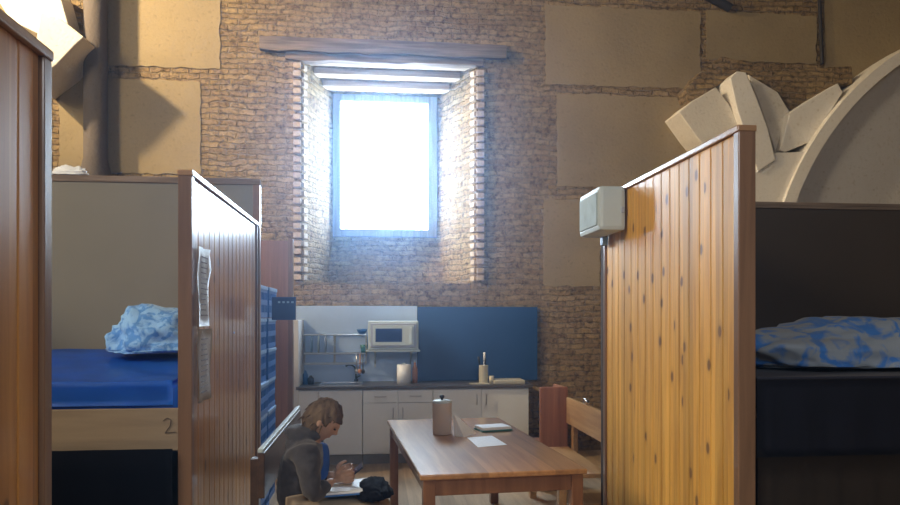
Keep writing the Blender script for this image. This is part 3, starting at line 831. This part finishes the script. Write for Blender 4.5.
# ------------------------------------------------------------------ benches
def bench(xb, y0, y1, face, label, m, back=.95, seat=.45, bh=.24, depth=.4):
    """face +1: sitter looks to +x"""
    r = empty('wooden_bench', (xb, (y0 + y1) / 2, 0), label, 'bench')
    def bx(q, xa, xb_, *rest):
        lo, hi = sorted((xb + face * xa, xb + face * xb_)); q.box(lo, hi, *rest)
    q = MB(); bx(q, -.02, .015, y0, y1, back - bh, back, .006); q.build('backrest', m, r)
    q = MB(); bx(q, .0, depth, y0 + .02, y1 - .02, seat - .035, seat, .006); q.build('seat', m, r)
    for ya in (y0 + .04, y1 - .11):
        q = MB(); bx(q, -.065, -.021, ya, ya + .07, 0, back - .04, .004); q.build('leg', m, r)
        q = MB(); bx(q, depth - .08, depth - .02, ya, ya + .07, 0, seat - .036, .004); q.build('leg', m, r)
        q = MB(); bx(q, -.02, depth - .082, ya + .02, ya + .05, .15, .2, .003); q.build('stretcher', m, r)
    return r
bench(1.765, 5.2, 6.36, -1, 'light pine bench right of the table partly behind the yellow screen', M['pine_long'], back=.905)
q = MB(True); p = at(586, 404, 5.4); q.ball((1.765, 5.78, .905 + .03), .03); tag(q.build('metal_ball', M['chrome']), 'small shiny round knob on top of the right bench back', 'ball')
bl = bench(-.60, 3.74, 5.5, 1, 'dark wooden bench with a pale top rail where the person sits', M['dark_pine'], back=.94)
q = MB(); q.box(-.62, -.59, 3.73, 5.51, .941, .962, .006); q.build('top_rail', M['white_plastic'], bl)
# settle end beyond the right bench
a = at(540, 388, 6.5); b = at(563, 388, 6.5)
r = empty('wooden_settle', ((a.x + b.x) / 2, 6.5, 0), 'red brown wooden settle end beyond the light pine bench', 'bench')
q = MB(); q.box(b.x + .0, b.x + .05, 6.545, 6.9, 0, a.z, .015); q.build('backrest', M['red_pine'], r)
q = MB(); q.box(a.x, b.x + .05, 6.5, 6.54, 0, a.z + .01, .015); q.build('end_panel', M['red_pine'], r)
q = MB(); q.box(a.x + .01, b.x - .002, 6.545, 6.9, .4, .44, .004); q.build('seat', M['red_pine'], r)
q = MB(); q.box(a.x + .02, a.x + .08, 6.82, 6.88, 0, .399, .004); q.build('leg', M['red_pine'], r)

# ------------------------------------------------------------------ person
def skinned(chains, vox=None, sub=2, root=0):
    """chains: list of [(x,y,z,r), ...]; a point equal to an earlier one is shared"""
    me = bpy.data.meshes.new('tmp'); verts, rad, edges = [], [], []
    def vid(p):
        for i, q_ in enumerate(verts):
            if (Vector(q_) - Vector(p[:3])).length < 1e-5: return i
        verts.append(p[:3]); rad.append(p[3]); return len(verts) - 1
    for ch in chains:
        ids = [vid(p) for p in ch]
        for a, b in zip(ids, ids[1:]): edges.append((a, b))
    me.from_pydata(verts, edges, [])
    ob = bpy.data.objects.new('tmp', me); COL.objects.link(ob)
    sk = ob.modifiers.new('skin', 'SKIN'); sk.use_smooth_shade = True
    for i, r_ in enumerate(rad):
        d = me.skin_vertices[0].data[i]; d.radius = (r_, r_) if not isinstance(r_, tuple) else r_; d.use_root = (i == root)
    ss = ob.modifiers.new('sub', 'SUBSURF'); ss.levels = sub; ss.render_levels = sub
    dg = bpy.context.evaluated_depsgraph_get(); dg.update()
    ev = ob.evaluated_get(dg); m2 = bpy.data.meshes.new_from_object(ev)
    bpy.data.objects.remove(ob)
    return m2

def fuse(meshes, vox, name, m, parent, smooth=4):
    bm = bmesh.new()
    for k in meshes: bm.from_mesh(k)
    me = bpy.data.meshes.new('tmp2'); bm.to_mesh(me); bm.free()
    ob = bpy.data.objects.new('tmp2', me); COL.objects.link(ob)
    rm = ob.modifiers.new('r', 'REMESH'); rm.mode = 'VOXEL'; rm.voxel_size = vox; rm.use_smooth_shade = True
    if smooth: sm = ob.modifiers.new('s', 'SMOOTH'); sm.iterations = smooth; sm.factor = .5
    dg = bpy.context.evaluated_depsgraph_get(); dg.update()
    m2 = bpy.data.meshes.new_from_object(ob.evaluated_get(dg)); bpy.data.objects.remove(ob)
    m2.materials.clear(); m2.materials.append(m); m2.name = name
    m2.transform(world(parent).inverted()) if parent else None
    o = bpy.data.objects.new(name, m2); COL.objects.link(o); o.parent = parent
    return o

PY = 3.93
person = empty('person', (-.42, PY, .45), 'person in a dark hoodie sitting on the left bench, head bent over a phone', 'person')
hipL, hipR = (-.40, PY - .09, .57), (-.40, PY + .09, .57)
pel = (-.42, PY, .585)
waist = (-.435, PY, .70); chest = (-.415, PY, .85); uch = (-.375, PY, .945); nk = (-.350, PY, 1.0); hd = (-.33, PY, 1.035)
shN, shF = (-.375, PY - .15, .93), (-.375, PY + .15, .93)
elN, elF = (-.335, PY - .20, .70), (-.335, PY + .20, .70)
wrN, wrF = (-.235, PY - .075, .765), (-.24, PY + .075, .76)
knN, knF = (.02, PY - .11, .60), (.03, PY + .12, .60)
anN, anF = (.03, PY - .10, .10), (.06, PY + .12, .10)
toN, toF = (.17, PY - .10, .045), (.20, PY + .12, .045)
def V4(p, r): return (*p, r)
body_core = skinned([
    [V4(pel, .12), V4(waist, .105), V4(chest, .12), V4(uch, .10), V4(nk, .045), V4(hd, .05)],
    [V4(uch, .10), V4(shN, .055), V4(elN, .038), V4(wrN, .024)],
    [V4(uch, .10), V4(shF, .055), V4(elF, .038), V4(wrF, .024)],
    [V4(pel, .12), V4(hipN := (-.38, PY - .09, .575), .085), V4(knN, .06), V4(anN, .037), V4(toN, .03)],
    [V4(pel, .12), V4(hipF := (-.38, PY + .09, .575), .085), V4(knF, .06), V4(anF, .037), V4(toF, .03)],
])
# head: sculpted sphere, built upright facing +x, then tipped forward
def head_mesh():
    bm = bmesh.new(); bmesh.ops.create_uvsphere(bm, u_segments=64, v_segments=48, radius=1)
    for v in bm.verts:
        d = v.co.copy(); x, y, z = d
        X, Y_, Z = x * .098, y * .074, z * .115
        if z < 0:                                  # jaw narrows and comes forward
            k = -z; Y_ *= 1 - .32 * k; X = X * (1 - .30 * k) + .022 * k
        if x > .1:                                 # face
            fy = math.exp(-(y / .5) ** 2)
            X += .006 * math.exp(-((z - .22) / .1) ** 2) * math.exp(-(y / .7) ** 2)         # brow
            X -= .011 * math.exp(-((z - .02) / .12) ** 2) * (math.exp(-((abs(y) - .42) / .18) ** 2))  # eye sockets
            X += .022 * math.exp(-((z + .16) / .10) ** 2) * math.exp(-(y / .16) ** 2) + .010 * math.exp(-((z - 0) / .16) ** 2) * math.exp(-(y / .12) ** 2)  # nose
            X += .007 * math.exp(-((z + .42) / .06) ** 2) * math.exp(-(y / .3) ** 2) + .006 * math.exp(-((z + .54) / .05) ** 2) * math.exp(-(y / .28) ** 2)  # lips
            X += .010 * math.exp(-((z + .80) / .14) ** 2) * math.exp(-(y / .35) ** 2)      # chin
        v.co = (X, Y_, Z)
    me = bpy.data.meshes.new('h'); bm.to_mesh(me); bm.free(); return me
HM = Matrix.Translation((-.298, PY, 1.078)) @ Matrix.Rotation(R(38), 4, 'Y') @ Matrix.Scale(.96, 4)
hm = head_mesh(); hm.transform(HM)
ears = bmesh.new()
for s_ in (-1, 1):
    g = bmesh.ops.create_uvsphere(ears, u_segments=16, v_segments=12, radius=1)
    bmesh.ops.transform(ears, matrix=HM @ Matrix.Translation((-.008, s_ * .074, -.005)) @ Matrix.Rotation(R(-10), 4, 'Y') @ Matrix.Diagonal((.019, .010, .032, 1)), verts=g['verts'])
em = bpy.data.meshes.new('e'); ears.to_mesh(em); ears.free()
# hands, each finger its own chain
def hand(wr, side):
    W_ = Vector(wr); fwd = Vector((.86, -side * .28, .20)).normalized(); up = Vector((-.2, 0, 1)).normalized(); lat = fwd.cross(up).normalized()
    up = lat.cross(fwd).normalized()
    if side < 0: lat = lat  # lat points away from the viewer for +x facing
    parts = [skinned([[V4(W_, .022), V4(W_ + fwd * .035, .026), V4(W_ + fwd * .07, .027)]])]
    thumb_side = up
    for k, (o_, ln) in enumerate(((.030, .072), (.010, .08), (-.010, .074), (-.028, .060))):
        b = W_ + fwd * .075 + up * o_
        inw = Vector((0, side * 1.0, 0))           # curl towards the other hand
        p1 = b + (fwd * .8 + inw * .35).normalized() * ln * .42
        p2 = p1 + (fwd * .3 + inw * .9).normalized() * ln * .33
        p3 = p2 + (fwd * -.3 + inw * .9).normalized() * ln * .25
        parts.append(skinned([[V4(W_ + fwd * .045 + up * o_ * .7, .009), V4(b, .0095), V4(p1, .0088), V4(p2, .0082), V4(p3, .007)]]))
    tb_ = W_ + fwd * .02 + up * .02 + Vector((0, side * .01, 0))
    t1 = tb_ + (fwd * .5 + up * .75).normalized() * .032; t2 = t1 + (fwd * .95 + up * .25).normalized() * .030; t3 = t2 + (fwd * 1 - up * .1).normalized() * .022
    parts.append(skinned([[V4(tb_, .013), V4(t1, .0115), V4(t2, .0095), V4(t3, .008)]]))
    return parts
body = fuse([body_core, hm, em] + hand(wrN, 1) + hand(wrF, -1), .0048, 'body', M['skin'], person, 2)
# clothes
hood_core = skinned([
    [V4(pel, .145), V4(waist, .130), V4(chest, .138), V4(uch, .118), V4((-.35, PY, .985), .075)],
    [V4(uch, .118), V4(shN, .078), V4(elN, .058), V4((-.26, PY - .095, .752), .037)],
    [V4(uch, .118), V4(shF, .078), V4(elF, .058), V4((-.265, PY + .095, .748), .037)]])
hb = bmesh.new()
for c_, s_ in (((-.42, PY, 1.005), (.085, .11, .05)), ((-.455, PY, .95), (.05, .10, .06)), ((-.37, PY, 1.01), (.07, .10, .04))):
    g = bmesh.ops.create_uvsphere(hb, u_segments=24, v_segments=16, radius=1); bmesh.ops.transform(hb, matrix=Matrix.Translation(c_) @ Matrix.Rotation(R(18), 4, 'Y') @ Matrix.Diagonal((*s_, 1)), verts=g['verts'])
hbm = bpy.data.meshes.new('hb'); hb.to_mesh(hbm); hb.free()
hd_ = fuse([hood_core, hbm], .008, 'hoodie', M['hoodie'], person, 3)
for v in hd_.data.vertices:                       # folds in the cloth
    p = v.co; n_ = noise.noise(Vector((p.x * 14, p.y * 10, p.z * 22))) * .007 + noise.noise(Vector((p.x * 30 + p.z * 20, p.y * 20, p.z * 30))) * .003
    v.co = p + v.normal * n_
fuse([skinned([[(-.315, PY, .74, .045), (-.305, PY, .82, .05), (-.30, PY, .90, .045), (-.31, PY, .96, .04)]])], .008, 'shirt', M['shirt'], person)
tr = fuse([skinned([[V4(pel, .135), V4(hipN, .105), V4(knN, .078), V4((.03, PY - .105, .14), .055)], [V4(pel, .135), V4(hipF, .105), V4(knF, .078), V4((.055, PY + .12, .14), .055)]])], .009, 'trousers', M['trousers'], person, 2)
for (a_n, t_n) in ((anN, toN), (anF, toF)):
    fuse([skinned([[(a_n[0] - .04, a_n[1], .05, .045), (a_n[0] + .04, a_n[1], .052, .047), (t_n[0] + .01, t_n[1], .042, .038)], [(a_n[0] - .005, a_n[1], .06, .045), (a_n[0], a_n[1], .12, .045)]])], .008, 'shoe', M['shoe'], person)
# hair: cap over the skull with a loose fringe and a rough nape
def hair_mesh():
    bm = bmesh.new(); bmesh.ops.create_uvsphere(bm, u_segments=80, v_segments=60, radius=1)
    kill = []
    for v in bm.verts:
        x, y, z = v.co
        line = .30 + .0 * x if x > .35 else (-.15 if x > -.05 else -.62)
        k = max(0, -z)
        r_ = 1.12 + .07 * noise.noise(Vector((x * 6, y * 6, z * 3))) + .035 * math.sin(14 * math.atan2(y, x + .2) + z * 6) * .5
        v.co = (x * .098 * r_ - .006, y * .074 * r_ * (1 - .25 * k), z * .115 * r_ + .003)
        lim = .30 if x > .45 else (-.10 if x > .1 else -.72)
        if z < lim + .06 * noise.noise(Vector((x * 9, y * 9, 3))): kill.append(v)
    bmesh.ops.delete(bm, geom=kill, context='VERTS')
    bmesh.ops.solidify(bm, geom=bm.faces[:], thickness=.012)
    for k in range(70):                            # loose strands
        an = random.uniform(0, 2 * math.pi); zz = random.uniform(-.6, .9); rr = math.sqrt(1 - zz * zz)
        if math.cos(an) * rr > .4 and zz < .35: continue
        p = Vector((math.cos(an) * rr * .108 - .006, math.sin(an) * rr * .082, zz * .126)); d = Vector((random.uniform(-.6, .5), random.uniform(-.5, .5), -1)).normalized()
        pe = p + d * random.uniform(.02, .05) + p.normalized() * .006
        m_ = Matrix.Translation((p + pe) / 2) @ (pe - p).to_track_quat('Z', 'Y').to_matrix().to_4x4()
        bmesh.ops.create_cone(bm, cap_ends=True, segments=5, radius1=.006, radius2=.001, depth=(pe - p).length, matrix=m_)
    bm.transform(HM)
    me = bpy.data.meshes.new('hair'); bm.to_mesh(me); bm.free()
    for p in me.polygons: p.use_smooth = True
    me.materials.append(M['hair']); me.transform(world(person).inverted()); return me
ho = bpy.data.objects.new('hair', hair_mesh()); COL.objects.link(ho); ho.parent = person
for s_ in (-1, 1):
    q = MB(True); q.ball((0, 0, 0), .0095, (1, 1.3, .55), 12); q.bm.transform(HM @ Matrix.Translation((.084, s_ * .030, .004))); q.build('eye', M['eye'], person)
q = MB(True); q.ball((0, 0, 0), .014, (.4, 1.2, .35), 12); q.bm.transform(HM @ Matrix.Translation((.087, 0, -.054))); q.build('lips', M['lips'], person)
# what the person holds
pm = Matrix.Translation((-.105, PY, .805)) @ Matrix.Rotation(R(-38), 4, 'Y')
r = empty('phone', (-.115, PY, .80), 'black phone held in both hands by the seated person', 'phone')
q = MB(); q.box(-.035, .035, -.07, .07, -.004, .004, .002, pm); q.build('case', M['black_plastic'], r)
q = MB(); q.box(-.031, .031, -.065, .065, .0041, .0048, .0, pm); q.build('screen', M['dark_glass'], r)
nm_ = Matrix.Translation((-.17, PY - .03, .700)) @ Matrix.Rotation(R(-3), 4, 'Y')
r = empty('notebook', (-.12, PY, .69), 'open pale blue notebook resting on the lap of the seated person', 'book')
q = MB(); q.box(-.13, .13, -.15, .15, 0, .008, .003, nm_); q.build('cover', M['blue_plastic'], r)
q = MB(); q.box(-.125, .125, -.145, .145, .0085, .02, .004, nm_); q.build('pages', M['paper'], r)
lump('shoulder_bag', (-.02, PY - .05, .672), (.095, .19, .075), M['black_cloth'], 'black cloth bag lying on the knees of the seated person', 'bag', 8, .8)

# ------------------------------------------------------------------ light
def area(name, loc, target, size, power, col, sy_=None):
    l = bpy.data.lights.new(name, 'AREA'); l.energy = power; l.color = col; l.size = size
    if sy_: l.shape = 'RECTANGLE'; l.size_y = sy_
    o = bpy.data.objects.new(name, l); COL.objects.link(o); o.location = loc
    o.rotation_euler = (Vector(target) - Vector(loc)).to_track_quat('-Z', 'Y').to_euler(); return o
area('left_window_light', (-6.9, 1.5, 5.6), (2.0, 5.0, 2.2), 2.2, 520, (1.0, .89, .70))
area('side_window_light', (-6.9, 5.6, 7.3), (-2.3, 8.45, 5.1), .28, 190, (1.0, .82, .56)).data.spread = R(70)
area('rear_cool_fill', (.6, -3.7, 4.6), (-.4, 8.0, 1.4), 2.4, 150, (.84, .91, 1.0))  # added cool fill behind the camera, turns the kitchen bluish
wd = bpy.data.worlds.new('world'); S.world = wd; wd.use_nodes = True
wd.node_tree.nodes['Background'].inputs[0].default_value = (.7, .82, 1, 1); wd.node_tree.nodes['Background'].inputs[1].default_value = 1.0
# thin bluish haze added to spread the window's glow, in place of lens bloom
vs = wd.node_tree.nodes.new('ShaderNodeVolumeScatter')
vs.inputs['Color'].default_value = (.40, .64, 1.0, 1); vs.inputs['Density'].default_value = .0165; vs.inputs['Anisotropy'].default_value = .86
wd.node_tree.links.new(vs.outputs[0], wd.node_tree.nodes['World Output'].inputs['Volume'])
S.view_settings.view_transform = 'Standard'; S.view_settings.look = 'None'; S.view_settings.gamma = 1; S.view_settings.use_curve_mapping = False
S.view_settings.exposure = .08
